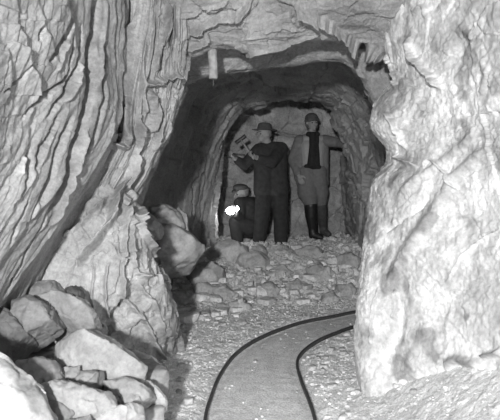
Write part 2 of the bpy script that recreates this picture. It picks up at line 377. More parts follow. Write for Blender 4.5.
# end wall of the chamber
rows = [[(180+ i*36, y, 8.15-.25*math.sin(math.pi*i/5)) for i in range(6)] for y in (60, 100, 140, 180, 220, 270, 320)]
def d_end(P, u, v): return blocky(P, 1.0, 131, .10, .05, .018)
def t_end(P, u, v, d): return np.clip(.40+.18*fbm(P*3.5, 5, 137), .12, .75)
o = patch('wall_back', rows, 300, 300, M_ROCK, d_end, t_end, [([(270,131),(285,134),(300,137),(306,139)], 1.6, .08), ([(270,125),(300,133)], 1, .04), ([(320,112),(326,118),(324,126)], 9, 0, 1.4), ([(284,112),(300,110)], 6, 0, 1.2), ([(288,138),(290,155),(290,175)], 7, 0, 1.3), ([(226,190),(230,215)], 12, 0, .7)], ctr=(0.3, 6, 1))
# gallery behind the camera, so that the place closes
rows = [[(x, y, z) for (x, z) in [(-1.05,-.3),(-1.12,.5),(-1.1,1.2),(-.95,1.8),(-.5,2.12),(0,2.2),(.5,2.12),(.98,1.8),(1.15,1.2),(1.15,.5),(1.1,-.3)]] for y in (-3, -2, -1, 0, .7, 1.25)]
def d_beh(P, u, v): return blocky(P, 1.0, 141)*.7
o = patch('wall_behind', rows, 200, 260, M_ROCK, d_beh, lambda P, u, v, d: np.clip(.3+.1*fbm(P*3, 4, 147), .1, .6), ctr=(0, -.5, 1), px=False)
rows = [[(x, -2.6, z) for x in (-1.3, -.5, .5, 1.3)] for z in (-.3, .6, 1.5, 2.4)]
o = patch('wall_end_behind', rows, 80, 80, M_ROCK, d_beh, lambda P, u, v, d: P[:, 0]*0+.3, ctr=(0, 0, 1), px=False)

# ---------------------------------------------------------------- track geometry
def gpt(px, py): Y = CH*F/(py-HZ); return ((px-CX)*Y/F, Y)
outer = [gpt(*p) for p in [(196,500),(205,421),(211,398),(221,374),(237,353),(262,337),(300,323),(335,316),(357,311.5)]]
inner = [gpt(*p) for p in [(332,500),(315,421),(309,401),(301,381),(297,364),(303,352),(318,341),(335,333.5),(357,326)]]
def ext(L, n=2):
    dx, dy = L[-1][0]-L[-2][0], L[-1][1]-L[-2][1]; l = math.hypot(dx, dy)
    return L+[(L[-1][0]+dx/l*.25, L[-1][1]+dy/l*.12), (L[-1][0]+dx/l*.55, L[-1][1]+dy/l*.22)]
outer = [(-.24, .6), (-.24, 1.2)]+ext(outer); inner = [(.25, .6), (.25, 1.2)]+ext(inner)
OU = smooth_poly(outer, 160); IN = smooth_poly(inner, 160)
def dist_poly(X, Y, L):
    best = np.full(X.shape, 9.)
    for a in range(0, len(L)-1):
        ab = L[a+1]-L[a]; l2 = ab@ab+1e-9
        t = np.clip(((X-L[a, 0])*ab[0]+(Y-L[a, 1])*ab[1])/l2, 0, 1)
        best = np.minimum(best, np.hypot(X-L[a, 0]-t*ab[0], Y-L[a, 1]-t*ab[1]))
    return best
bedpoly = np.concatenate([OU, IN[::-1]])
def in_bed(X, Y):
    c = np.zeros(X.shape, bool); n = len(bedpoly); j = n-1
    for i in range(n):
        xi, yi = bedpoly[i]; xj, yj = bedpoly[j]
        if yi != yj:
            c ^= ((yi > Y) != (yj > Y)) & (X < (xj-xi)*(Y-yi)/(yj-yi)+xi)
        j = i
    return c
def floor_base(X, Y):
    X = np.asarray(X, float); Y = np.asarray(Y, float)
    Pf = np.stack([X.ravel(), Y.ravel(), X.ravel()*0], 1)
    z = .25*sst(4.75, 6.7, Y+.12*vnoise(Pf*2.2, 201).reshape(X.shape)-.25*sst(-.1, -.7, X)*-1)
    z = z+.03*sst(6.9, 7.3, Y)-.03*sst(7.0, 7.4, Y)
    z += .14*sst(-.35, -1.1, X)*sst(4.2, 3.2, Y)
    z += .34*sst(.5, 1.15, X)*sst(3.9, 2.9, Y)
    return z
def floor_z(X, Y, rough=True):
    sh = np.shape(X); X = np.asarray(X, float).ravel(); Y = np.asarray(Y, float).ravel()
    z = floor_base(X, Y)
    do = dist_poly(X, Y, OU); di = dist_poly(X, Y, IN); b = in_bed(X, Y)
    near = np.exp(-(np.minimum(do, di)/.05)**2)
    bedm = np.where(b, 1., np.exp(-(np.minimum(do, di)/.045)**2))
    P3 = np.stack([X, Y, X*0], 1)
    m = sst(4.6, 5.3, Y)
    r = .012*fbm(P3*6, 4, 211)+.006*facets(warp(P3, .05, 6)*14, 212, .8)+.003*facets(P3*34, 213, .8)+.003*fbm(P3*70, 2, 214)
    r += m*(.05*facets(warp(P3, .08, 5)*6, 216, .8)+.022*facets(P3*13, 217, .8))
    z = z+r*(1-.88*bedm)*(1.0)-.012*bedm
    # worn grooves beside each rail
    z -= .005*np.exp(-((do-.025)/.02)**2)+.005*np.exp(-((di-.025)/.02)**2)
    return z.reshape(sh), b.reshape(sh)
gy = np.concatenate([np.linspace(-2.8, 1.6, 90, endpoint=False), np.linspace(1.6, 5, 560, endpoint=False), np.linspace(5, 8.3, 330)])
gx = np.linspace(-1.7, 2.0, 620)
GX, GY = np.meshgrid(gx, gy)
GZ, GB = floor_z(GX, GY)
Pq = np.stack([GX.ravel(), GY.ravel(), GX.ravel()*0], 1)
tn = .76+.10*fbm(Pq*4, 4, 221)+.12*fbm(Pq*22, 3, 222)
tn = np.where(GB.ravel(), .74+.06*fbm(Pq*np.array([10, 2.5, 1]), 4, 223), tn)
fl = mesh_np('floor', np.stack([GX.ravel(), GY.ravel(), GZ.ravel()], 1), grid_faces(*GX.shape), M_FLOOR, np.clip(tn, .1, .9))
fl['kind'] = 'structure'
def fz(x, y): return float(floor_z(np.array([x]), np.array([y]))[0][0])

# ---------------------------------------------------------------- rails
M_RAIL = plain_mat('worn_rail_steel', .09, .5, .5, 120, .4)
def sweep(name, L, prof, mat, zoff=0):
    L = np.asarray(L); n = len(L); T = np.gradient(L, axis=0); T /= np.linalg.norm(T, axis=1, keepdims=True)
    Nn = np.stack([T[:, 1], -T[:, 0]], 1); k = len(prof); V = []
    zb = floor_base(L[:, 0], L[:, 1])
    for i in range(n):
        for (a, h) in prof: V.append((L[i, 0]+Nn[i, 0]*a, L[i, 1]+Nn[i, 1]*a, zb[i]*0+h+zoff))
    V = np.array(V); fa = []
    for i in range(n-1):
        for j in range(k):
            fa.append((i*k+j, i*k+(j+1) % k, (i+1)*k+(j+1) % k, (i+1)*k+j))
    me = bpy.data.meshes.new(name); me.from_pydata(V.tolist(), [], fa+[tuple(range(k))[::-1], tuple((n-1)*k+j for j in range(k))]); me.materials.append(mat)
    o = bpy.data.objects.new(name, me); COL.objects.link(o); return o
prof = [(-.014,-.03),(-.014,-.022),(-.004,-.016),(-.004,.0),(-.0075,.003),(-.0075,.010),(-.005,.012),(.005,.012),(.0075,.010),(.0075,.003),(.004,.0),(.004,-.016),(.014,-.022),(.014,-.03)]
r1 = sweep('mine_rail', OU, prof, M_RAIL); r1['label'] = 'narrow steel rail on the outside of the curve, next to the rubble'; r1['category'] = 'rail'
r2 = sweep('mine_rail', IN, prof, M_RAIL); r2['label'] = 'narrow steel rail on the inside of the curve, next to the pale rock wall'; r2['category'] = 'rail'
for o in (r1, r2): o['group'] = 'rails of the mine track'

# ---------------------------------------------------------------- rocks
def ico(sub):
    bm = bmesh.new(); bmesh.ops.create_icosphere(bm, subdivisions=sub, radius=1)
    V = np.array([v.co[:] for v in bm.verts]); Fc = np.array([[v.index for v in f.verts] for f in bm.faces]); bm.free(); return V, Fc
ICO = {s: ico(s) for s in (2, 3, 4, 5, 6)}
def convex_rock(planes, ctr, sub, name, mat, tone, seed, rough=.006, k=40, parent=None):
    """planes: (normal, point) pairs, smooth-min support function about ctr"""
    D, Fc = ICO[sub]; acc = np.zeros(len(D)); ctr = np.array(ctr)
    size = 0
    for n, p in planes:
        n = np.array(n, float); n /= np.linalg.norm(n); d = max(n@(np.array(p)-ctr), .004)
        c = D@n
        inv = np.maximum(c, 0)/d          # 1/r
        size = max(size, d)
        acc += (inv*size)**k
    r = size/np.maximum(acc, 1e-12)**(1/k)
    V = D*r[:, None]
    W = V+ctr+seed*3.7
    fr = .05/rough; W2 = warp(W, .02, 12)
    nd = rough*(1.5*facets(W2*fr, seed, 1.0)+.8*facets(W2*fr*2.7, seed+9, 1.0)+.9*fbm(W*fr*4, 3, seed))
    V = V+D*nd[:, None]
    tn = tone*(1+.35*fbm(W*12, 5, seed+5))
    o = mesh_np(name, V, Fc, mat, np.clip(tn*.9, .05, .95), parent=parent); o.location = Vector(ctr)
    return o
def slab_rock(poly, Y, nf, thick, tone, seed, sub=6, rough=.006, flare=.25, name='rock_slab', k=90):
    """a slab whose broken face covers the surveyed outline poly (px) on a tilted plane with normal nf"""
    nf = np.array(nf, float); nf /= np.linalg.norm(nf)
    pc = np.mean(np.array(poly, float), 0); C0 = np.array(at(pc[0], pc[1], Y)); O = np.array([0, 0, CH])
    W = []
    for p in poly:
        d = np.array(at(p[0], p[1], 1.0))-O; t = (nf@(C0-O))/(nf@d); W.append(O+d*t)
    W = np.array(W); c = W.mean(0)
    r_ = random.Random(seed); planes = [(nf+np.array([r_.uniform(-.12, .12), r_.uniform(-.08, .08), r_.uniform(-.12, .12)]), c+nf*.004), (-nf, c-nf*thick)]
    planes.append((nf+np.array([r_.uniform(-.5, .5), 0, r_.uniform(-.3, .3)]), c+nf*.012))
    n = len(W); s = np.sign(np.cross(W[1]-W[0], W[2]-W[1])@nf)
    for i in range(n):
        e = W[(i+1) % n]-W[i]; en = s*np.cross(e, nf); en /= np.linalg.norm(en)
        planes.append((en+nf*r_.uniform(-.05, flare), (W[i]+W[(i+1) % n])/2))
        planes.append((en*.9+nf*.75, (W[i]+W[(i+1) % n])/2+nf*.0-en*.004))
    ctr = c-nf*thick*.5
    return convex_rock(planes, ctr, sub, name, M_RUBBLE, tone, seed, rough, k), c
UP = (-.1, -.55, .83)
pile = [
 # poly, Y, normal, thick, tone, name, label
 ([(24,289),(60,284),(66,298),(40,302),(20,300)], 2.72, (0,-.5,.87), .12, 0.25, 'flat dark grey slab lying at the top of the rock pile under the slab wall'),
 ([(64,288),(70,285),(77,292),(77,300),(65,300)], 2.62, (-.2,-.9,.3), .05, 0.11, 'small dark upright stone stuck above the long slab on the rock pile'),
 ([(28,301),(60,295),(84,302),(95,318),(92,328),(68,318),(45,315)], 2.55, (.05,-.55,.85), .12, 0.33, 'long pale curved slab across the upper part of the rock pile'),
 ([(10,303),(30,297),(42,303),(46,318),(24,331),(8,318)], 2.42, (-.1,-.75,.6), .16, 0.25, 'grey angular block on the upper left corner of the rock pile'),
 ([(-6,306),(8,312),(22,330),(8,340),(-8,330)], 2.36, (.1,-.7,.6), .16, 0.17, 'dark rounded stone tucked beneath the slab wall left of the grey block'),
 ([(24,331),(46,325),(62,313),(72,328),(73,334),(60,345),(46,352),(30,346)], 2.38, (.1,-.8,.6), .18, 0.36, 'pale wedge shaped block with a pointed crest in the middle of the pile'),
 ([(72,318),(86,326),(108,338),(102,347),(74,334)], 2.46, (.3,-.6,.7), .12, 0.31, 'narrow pale stone wedged behind the largest slab'),
 ([(-8,328),(16,336),(39,342),(38,355),(28,364),(8,358),(-10,348)], 2.18, (0,-.45,.9), .18, 0.20, 'broad dark grey slab at the frame edge above the corner boulder'),
 ([(56,347),(76,333),(96,332),(126,348),(146,368),(143,378),(122,376),(104,379),(74,370),(58,358)], 2.30, (.12,-.55,.83), .14, 0.41, 'largest pale flat slab sloping down the front of the rock pile'),
 ([(120,352),(140,357),(160,366),(158,374),(146,374),(132,362)], 2.62, (.1,-.6,.8), .10, 0.40, 'small pale slab poking out to the right behind the largest slab'),
 ([(15,362),(40,357),(54,360),(61,375),(56,384),(36,390),(20,384)], 2.12, (0,-.6,.8), .18, 0.26, 'mid grey five sided block just right of the corner boulder'),
 ([(62,366),(80,364),(80,376),(72,381),(62,378)], 2.17, (.1,-.7,.7), .12, 0.38, 'small pale block filling the gap below the largest slab'),
 ([(80,371),(98,372),(96,382),(86,387),(73,382)], 2.13, (.1,-.85,.5), .08, 0.30, 'small box shaped stone with a dark end lying under the largest slab'),
 ([(36,388),(62,378),(88,386),(112,392),(116,406),(90,414),(62,416),(44,406)], 1.98, (.05,-.5,.86), .18, 0.38, 'wide pale slab in the lowest row of the rock pile'),
 ([(104,382),(126,378),(145,386),(148,398),(136,408),(122,408),(114,396)], 2.14, (.1,-.75,.6), .18, 0.36, 'boxy pale block at the right foot of the rock pile'),
 ([(138,379),(152,382),(166,396),(168,404),(156,398),(144,386)], 2.28, (.2,-.5,.8), .08, 0.43, 'thin pale splinter of rock beside the boxy block'),
 ([(44,402),(64,397),(72,412),(66,425),(44,425)], 1.92, (-.1,-.8,.6), .16, 0.25, 'dark grey lump beneath the wide pale slab'),
 ([(92,414),(118,408),(137,404),(138,414),(112,425),(88,428)], 1.98, (.05,-.6,.8), .16, 0.41, 'pale slab at the bottom edge in front of the boxy block'),
 ([(60,420),(90,414),(94,430),(60,436)], 1.88, (.05,-.6,.8), .16, 0.31, 'grey slab cut by the bottom edge below the wide pale slab'),
 ([(84,405),(92,399),(114,402),(112,412),(92,416)], 2.0, (.1,-.7,.7), .12, 0.35, 'low grey stone between the wide pale slab and boxy block'),
]
for i, (poly, Y, nf, th, tone, lab) in enumerate(pile):
    o, c = slab_rock(poly, Y, nf, th, tone, 300+i*3, 6 if abs(poly[0][0]-poly[2][0]) > 18 else 5, .005)
    o['label'] = lab; o['category'] = 'rock'; o['group'] = 'broken slabs in the rock pile'
# loose stones filling the heap beneath the slabs
def loose_rock(x, y, z, sx, sy, sz, seed, tone, sub=4, name='loose_rock', rough=None, rot=None):
    r_ = random.Random(seed); planes = []
    a = rot if rot is not None else r_.uniform(0, math.pi); ca, sa = math.cos(a), math.sin(a)
    for i in range(11):
        while True:
            n = np.array([r_.uniform(-1, 1) for _ in range(3)]); l = np.linalg.norm(n)
            if .2 < l < 1: break
        n /= l; d = r_.uniform(.72, 1.0)
        S_ = np.array([sx, sy, sz])
        nn = n/S_; p = n*S_*d
        rt = lambda v: np.array([v[0]*ca-v[1]*sa, v[0]*sa+v[1]*ca, v[2]])
        planes.append((rt(nn), rt(p)+np.array([x, y, z])))
    for n in ((1,0,0),(-1,0,0),(0,1,0),(0,-1,0),(0,0,1),(0,0,-1)):
        n = np.array(n, float); rt = lambda v: np.array([v[0]*ca-v[1]*sa, v[0]*sa+v[1]*ca, v[2]])
        planes.append((rt(n), rt(n*np.array([sx, sy, sz]))+np.array([x, y, z])))
    return convex_rock(planes, (x, y, z), sub, name, M_RUBBLE, tone, seed, rough or max(.002, min(sx, sz)*.07), 80)
for i in range(34):
    px = random.uniform(2, 140); py = random.uniform(max(330, 325+px*.35), 430)
    Y = 2.75-(py-300)*.0062+.22
    x, y, z = at(px, py, Y)
    s = random.uniform(.06, .11)
    o = loose_rock(x, y, z-.04, s*1.2, s, s*.8, 900+i, random.uniform(.26, .38), 5)
    o['label'] = 'rock fragment showing only in gaps between the piled slabs'; o['category'] = 'rock'; o['group'] = 'fragments beneath the piled slabs'
# corner boulder, close to the lens
o, c = slab_rock([(-40,352),(-4,362),(12,373),(27,385),(38,402),(46,424),(40,460),(-40,470)], 1.82, (.15,-.8,.6), .22, .50, 377, 6, .010, .1, 'boulder', 60)
o['label'] = 'very pale grooved boulder in the bottom corner, nearest of all the rocks'; o['category'] = 'boulder'

# boulders and big blocks beyond the buttress and on the mound
mound = [
 ([(148,206),(166,202),(181,213),(186,224),(170,232),(148,228)], 4.25, (.1,-.75,.65), .22, 0.40, 'rounded grey boulder against the shadowed wall behind the buttress'),
 ([(150,228),(172,226),(190,236),(202,248),(196,257),(170,260),(152,254)], 4.15, (.3,-.75,.6), .25, 0.43, 'large sloping boulder below the rounded one at the mound foot'),
 ([(142,216),(150,213),(157,220),(155,229),(144,230)], 3.75, (0,-.85,.5), .14, 0.45, 'fist shaped stone perched behind the edge of the buttress'),
 ([(181,210),(188,214),(189,234),(183,228)], 4.35, (.5,-.8,.3), .12, 0.45, 'narrow upright stone beside the rounded grey boulder'),
 ([(203,256),(214,245),(229,240),(247,246),(251,257),(240,263),(218,264)], 6.1, (.0,-.6,.8), .2, 0.58, 'broad pale slab on the crest of the mound in front of the lamp'),
 ([(238,257),(262,256),(267,262),(265,271),(246,270)], 5.85, (.1,-.8,.6), .16, 0.55, 'pale squared block below the crest slab of the mound'),
 ([(253,247),(262,245),(266,252),(264,259),(254,258)], 6.15, (-.1,-.85,.5), .14, 0.50, 'small squared stone on the crest at the hatted miner\'s feet'),
 ([(270,249),(288,247),(293,253),(290,259),(272,259)], 6.3, (.0,-.6,.8), .12, 0.55, 'flat pale stone on the crest under the hatted miner\'s rear boot'),
 ([(296,252),(308,248),(322,252),(324,259),(306,261)], 6.2, (.1,-.6,.8), .12, 0.50, 'flat grey stone on the crest below the booted man'),
 ([(186,270),(206,264),(222,268),(216,276),(192,280)], 5.3, (.0,-.55,.84), .12, 0.50, 'flat slab half buried in the mound near the boulder foot'),
 ([(172,292),(190,289),(195,292),(190,305),(178,306)], 4.75, (.2,-.75,.6), .14, 0.55, 'pale broken block with a shadowed side at the lower mound'),
 ([(236,322),(246,317),(252,322),(248,330),(238,331)], 4.15, (.1,-.8,.6), .06, 0.53, 'single stone on the floor outside the rail curve'),
 ([(285,282),(298,278),(304,284),(300,291),(288,291)], 5.2, (0,-.7,.7), .10, 0.50, 'grey block in the middle slope of the mound'),
 ([(338,283),(352,282),(356,288),(350,294),(340,293)], 5.1, (0,-.7,.7), .10, 0.45, 'dark edged stone by the pale rock wall on the mound'),
 ([(338,256),(352,253),(360,258),(356,264),(342,265)], 5.9, (0,-.7,.7), .10, 0.47, 'flat stone high on the mound beside the pale rock wall'),
 ([(210,284),(226,281),(236,290),(228,299),(214,296)], 4.95, (0,-.75,.65), .12, 0.50, 'rounded block on the middle slope beneath the squared block'),
 ([(196,284),(206,281),(213,286),(208,293),(197,292)], 5.0, (.1,-.7,.7), .1, .50, 'tilted grey stone left of the rounded block on the mound'),
 ([(258,284),(272,280),(280,287),(272,296),(260,294)], 5.05, (-.1,-.75,.6), .1, .50, 'blunt grey stone between the rounded and middle blocks of the mound'),
 ([(306,268),(322,263),(334,270),(328,278),(310,278)], 5.55, (0,-.65,.75), .1, .50, 'wide low slab on the mound below the booted man\'s feet'),
 ([(270,270),(284,266),(292,271),(288,277),(272,278)], 5.6, (0,-.6,.8), .1, .52, 'thin slab lying right of the squared block on the mound'),
 ([(228,300),(240,296),(254,303),(248,311),(232,311)], 4.6, (.1,-.65,.75), .08, .52, 'flat stone low on the mound above the rail curve'),
 ([(196,312),(208,308),(216,314),(212,324),(199,323)], 4.4, (.2,-.7,.7), .08, .50, 'upright dark-sided stone at the mound foot left of the rails'),
 ([(322,292),(334,288),(342,295),(334,301),(322,300)], 4.85, (0,-.6,.8), .08, .48, 'small flat slab just above where the rails leave view'),
]
for i, (poly, Y, nf, th, tone, lab) in enumerate(mound):
    o, c = slab_rock(poly, Y, nf, th, tone, 500+i*3, 5, .012, .3, 'rock_block')
    if i >= 9: o.location.z -= .022
    o['label'] = lab; o['category'] = 'rock'; o['group'] = 'large blocks on and around the rubble mound'
n = 0
while n < 240:
    px = random.uniform(150, 372); py = random.betavariate(1.1, 1.3)*(325-246)+246
    # walk out to where this sight line meets the mound
    Y = 4.2
    while Y < 7.0 and at(px, py, Y)[2] > float(floor_base(np.array([at(px, py, Y)[0]]), np.array([Y]))[0]): Y += .05
    if Y >= 7.0: continue
    if Y < 4.75 and (px > 240 or py > 322): continue
    x = at(px, py, Y)[0]
    if px > 362 and Y < 4.9: continue
    if float(np.minimum(dist_poly(np.array([x]), np.array([Y]), OU), dist_poly(np.array([x]), np.array([Y]), IN))[0]) < .14: continue
    s = min(.075, .018*math.exp(abs(random.gauss(0, .6))))
    o = loose_rock(x, Y, fz(x, Y)+s*.2, s*random.uniform(.9, 1.5), s, s*random.uniform(.5, .8), 1200+n, random.uniform(.62, .88), 5 if s > .05 else 4 if s > .025 else 3)
    o['label'] = 'loose angular stone lying in the rubble of the mound'; o['category'] = 'rock'; o['group'] = 'loose stones on the rubble mound'
    n += 1
n = 0
while n < 46:
    px = random.uniform(150, 480); py = random.uniform(318, 418)
    x, Y = gpt(px, py)
    if bool(in_bed(np.array([x]), np.array([Y]))[0]) and random.random() < .95: continue
    if (px > 365 and py < 385) or (px < 180 and py < 370): continue
    if float(np.minimum(dist_poly(np.array([x]), np.array([Y]), OU), dist_poly(np.array([x]), np.array([Y]), IN))[0]) < .05: continue
    s = random.uniform(.008, .020)
    o = loose_rock(x, Y, fz(x, Y)+s*.25, s*1.3, s, s*.7, 1500+n, random.uniform(.4, .65), 3)
    o['label'] = 'small chip of rock lying on the dirt floor beside the track'; o['category'] = 'rock'; o['group'] = 'rock chips on the tunnel floor'
    n += 1
# gravel: uncountable
def gravel():
    Vs = []; Fs = []; D, Fc = ICO[2]; base = 0; tones = []
    k = 0
    while k < 9000:
        if k % 2: x = random.uniform(-1.0, 1.3); y = random.uniform(2.1, 4.9)
        else: x = random.uniform(-1.1, 1.3); y = random.uniform(4.6, 7.1)
        Vs.append((x, y)); k += 1
    A = np.array(Vs); z, b = floor_z(A[:, 0], A[:, 1]); dd = np.minimum(dist_poly(A[:, 0], A[:, 1], OU), dist_poly(A[:, 0], A[:, 1], IN))
    OutV = []; OutF = []
    for i in range(len(A)):
        if b[i] and random.random() < .93: continue
        if dd[i] < .022: continue
        s = .0032*math.exp(abs(random.gauss(0, .5)))*(1.5 if A[i, 1] > 4.7 else 1)
        sc = np.array([s*random.uniform(.8, 1.5), s*random.uniform(.8, 1.5), s*random.uniform(.5, .9)])
        V = D*(1+.35*(rng.random((len(D), 1))-.5))*sc+np.array([A[i, 0], A[i, 1], z[i]+s*.2])
        OutV.append(V); OutF.append(Fc+base); base += len(D); tones.append(np.full(len(D), random.uniform(.6, .82)*(.8 if A[i, 1] > 4.7 else 1)))
    o = mesh_np('gravel', np.concatenate(OutV), np.concatenate(OutF), M_RUBBLE, np.concatenate(tones), smooth=False)
    o['kind'] = 'stuff'; o['label'] = 'fine pale gravel scattered over the tunnel floor and mound'; o['category'] = 'gravel'
gravel()

# ---------------------------------------------------------------- timber plug under the front ceiling
M_WOOD = plain_mat('weathered_wood', .30, .8, 0, 30, .3, .5)
def tag(o, lab, cat, group=None):
    o['label'] = lab; o['category'] = cat
    if group: o['group'] = group
def tube(name, pts, rad, mat, seg=14, parent=None, smooth=True):
    pts = [Vector(p) for p in pts]; bm = bmesh.new(); rings = []
    rad = rad if isinstance(rad, (list, tuple)) else [rad]*len(pts)
    for i, p in enumerate(pts):
        t = (pts[min(i+1, len(pts)-1)]-pts[max(i-1, 0)]).normalized()
        a = t.orthogonal().normalized() if i == 0 else (prev-t*prev.dot(t)).normalized()
        prev = a; b = t.cross(a)
        rings.append([bm.verts.new(p+(a*math.cos(2*math.pi*j/seg)+b*math.sin(2*math.pi*j/seg))*rad[i]) for j in range(seg)])
    for i in range(len(rings)-1):
        for j in range(seg): bm.faces.new((rings[i][j], rings[i][(j+1) % seg], rings[i+1][(j+1) % seg], rings[i+1][j]))
    bm.faces.new(rings[0][::-1]); bm.faces.new(rings[-1]); bmesh.ops.recalc_face_normals(bm, faces=bm.faces)
    me = bpy.data.meshes.new(name); bm.to_mesh(me); bm.free(); me.materials.append(mat)
    for p in me.polygons: p.use_smooth = smooth and len(p.vertices) == 4
    o = bpy.data.objects.new(name, me); COL.objects.link(o)
    if parent: o.parent = parent
    return o
plug = bpy.data.objects.new('timber_plug', None); COL.objects.link(plug)
tag(plug, 'short pale wooden stub hanging down from the rock roof', 'timber')
Yp = 3.30
P0 = [at(212.2, 46, Yp), at(212.4, 55, Yp), at(213, 66, Yp), at(213.3, 78.2, Yp), at(213.3, 79, Yp)]
tube('post', P0, [.027, .027, .0265, .026, .023], M_WOOD, 18, plug)
tube('wire', [at(213, 79, Yp), at(213.6, 82, Yp), at(213, 85, Yp), at(213.8, 87, Yp+.01)], .0025, plain_mat('rusty_wire', .08), 6, plug)

# ---------------------------------------------------------------- people
M_SKIN = plain_mat('skin', .34, .6, 0, 40, .08, .1)
def skinned(name, parts, mat, voxel=.011, smooth=4, parent=None):
    """tapered limbs and ellipsoids fused into one continuous surface"""
    bm = bmesh.new()
    for p in parts:
        if p[0] == 'e':                       # ellipsoid centre, radii, rot(euler)
            _, c, r, rot = p
            M = Matrix.Translation(c) @ Matrix(np.array(__import__('mathutils').Euler(rot).to_matrix()).tolist()).to_4x4() @ Matrix.Diagonal((*r, 1))
            bmesh.ops.create_icosphere(bm, subdivisions=4, radius=1, matrix=M)
        else:                                 # chain of (point, radius)
            ch = p[1]
            for (a, ra), (b, rb) in zip(ch[:-1], ch[1:]):
                a = Vector(a); b = Vector(b); L = (b-a).length
                if L < 1e-5: continue
                n = max(2, int(L/(.5*min(ra, rb)+.004)))
                n = min(n, 24)
                q = (b-a).to_track_quat('Z', 'Y').to_matrix().to_4x4()
                M = Matrix.Translation((a+b)/2) @ q
                bmesh.ops.create_cone(bm, cap_ends=True, segments=16, radius1=ra, radius2=rb, depth=L, matrix=M)
                for c, r in ((a, ra), (b, rb)):
                    bmesh.ops.create_icosphere(bm, subdivisions=3, radius=r, matrix=Matrix.Translation(c))
    me = bpy.data.meshes.new(name); bm.to_mesh(me); bm.free()
    o = bpy.data.objects.new(name, me); COL.objects.link(o)
    r = o.modifiers.new('r', 'REMESH'); r.mode = 'VOXEL'; r.voxel_size = voxel
    s = o.modifiers.new('s', 'SMOOTH'); s.iterations = smooth; s.factor = .5
    dg = bpy.context.evaluated_depsgraph_get(); dg.update()
    m2 = bpy.data.meshes.new_from_object(o.evaluated_get(dg)); o.modifiers.clear(); o.data = m2; m2.name = name
    m2.materials.clear(); m2.materials.append(mat)
    for p in m2.polygons: p.use_smooth = True
    if parent: o.parent = parent
    return o
def lerp(a, b, t): return tuple(a[i]+(b[i]-a[i])*t for i in range(3))
def hand_parts(wrist, elbow, palm_n, curl=.6, side=1, s=1.0):
    """palm, four unequal bent fingers and a side thumb"""
    w = Vector(wrist); d = (w-Vector(elbow)).normalized(); n = Vector(palm_n); n = (n-d*n.dot(d)).normalized(); a = d.cross(n)*side
    out = [('c', [(tuple(w), .024*s), (tuple(w+d*.03), .026*s)])]
    pc = w+d*.055*s
    for k, off in enumerate((-.028, -.0095, .0095, .028)):
        out.append(('c', [(tuple(w+a*off*.5), .016*s), (tuple(w+d*.085*s+a*off*s), .0125*s)]))
    Ls = (.066, .078, .073, .056)
    for k, off in enumerate((.028, .0095, -.0095, -.028)):
        b = w+d*.088*s+a*off*s; L = Ls[k]*s; ang = 0; pts = [(tuple(b), .0105*s)]; dd = d.copy()
        for seg, fr in enumerate((.45, .32, .23)):
            ang += curl*(.7 if seg == 0 else .9)
            dd = d*math.cos(ang)+n*math.sin(ang); b = b+dd*L*fr; pts.append((tuple(b), (.0095-.0012*seg)*s))
        out.append(('c', pts))
    b = w+d*.028*s+a*.026*s; t1 = b+(d*.6+a*.75+n*.3).normalized()*.04*s; t2 = t1+(d*.75+a*.1+n*.65).normalized()*.032*s
    out.append(('c', [(tuple(b), .015*s), (tuple(t1), .012*s), (tuple(t2), .0095*s)]))
    return out
def head_parts(c, face, tilt=0, s=1.0):
    """skull, jaw, nose, brow, lips, ears; face = direction looked at"""
    c = Vector(c); f = Vector(face).normalized(); up = Vector((0, 0, 1)); up = (up-f*up.dot(f)).normalized(); r = f.cross(up)
    e = Matrix((r, f, up)).transposed().to_euler()
    g = lambda x, y, z: tuple(c+r*x*s+f*y*s+up*z*s)
    P = [('e', g(0, -.01, .02), (.074*s, .094*s, .092*s), e), ('e', g(0, .022, -.045), (.054*s, .062*s, .062*s), e),
         ('c', [(g(0, .088, .012), .009*s), (g(0, .108, -.022), .0135*s)]), ('c', [(g(0, .078, -.082), .019*s), (g(0, .06, -.08), .024*s)]),
         ('c', [(g(-.032, .076, .02), .011*s), (g(.032, .076, .02), .011*s)]),
         ('c', [(g(-.018, .086, -.048), .0065*s), (g(.018, .086, -.048), .0065*s)]), ('c', [(g(-.015, .084, -.058), .0065*s), (g(.015, .084, -.058), .0065*s)]),
         ('e', g(-.078, -.005, -.008), (.010*s, .020*s, .031*s), e), ('e', g(.078, -.005, -.008), (.010*s, .020*s, .031*s), e),
         ('e', g(-.03, .068, -.022), (.018*s, .018*s, .02*s), e), ('e', g(.03, .068, -.022), (.018*s, .018*s, .02*s), e)]
    return P, g
def eyes(g, parent, s=1.0):
    for x in (-.03, .03):
        skinned('eye', [('e', g(x, .079, .0), (.011*s, .008*s, .007*s), (0, 0, 0))], plain_mat('eye', .04, .3), .003, 1, parent)
        skinned('eyebrow', [('c', [(g(x-.014, .088, .022), .004*s), (g(x+.014, .088, .024), .004*s)])], M_HAIR, .003, 1, parent)
M_HAIR = plain_mat('dark_hair', .03, .7, 0, 200)
M_COAT = plain_mat('grey_wool_coat', .20, .95, 0, 25, .18, .4)
M_BREECH = plain_mat('grey_breeches', .18, .95, 0, 25, .15, .4)
M_BLACK = plain_mat('black_wool', .022, .9, 0, 40, .3, .3)
M_DARK = plain_mat('dark_work_cloth', .045, .95, 0, 22, .25, .5)
M_DARK2 = plain_mat('dark_trouser_cloth', .038, .95, 0, 22, .25, .5)
M_BOOT = plain_mat('black_leather', .02, .45, 0, 40, .3, .3)
M_CAP = plain_mat('dark_felt', .10, .95, 0, 40, .2, .3)
M_STEEL = plain_mat('tool_steel', .10, .5, .6, 60, .3)
def person(loc, lab):
    e = bpy.data.objects.new('person', None); COL.objects.link(e); e.location = loc; tag(e, lab, 'person'); return e
def parent_keep(e):
    dg = bpy.context.evaluated_depsgraph_get(); dg.update()
    inv = Matrix.Translation(e.location).inverted()
    for o in list(COL.objects):
        if o.parent is e and o.type == 'MESH': o.data.transform(inv)
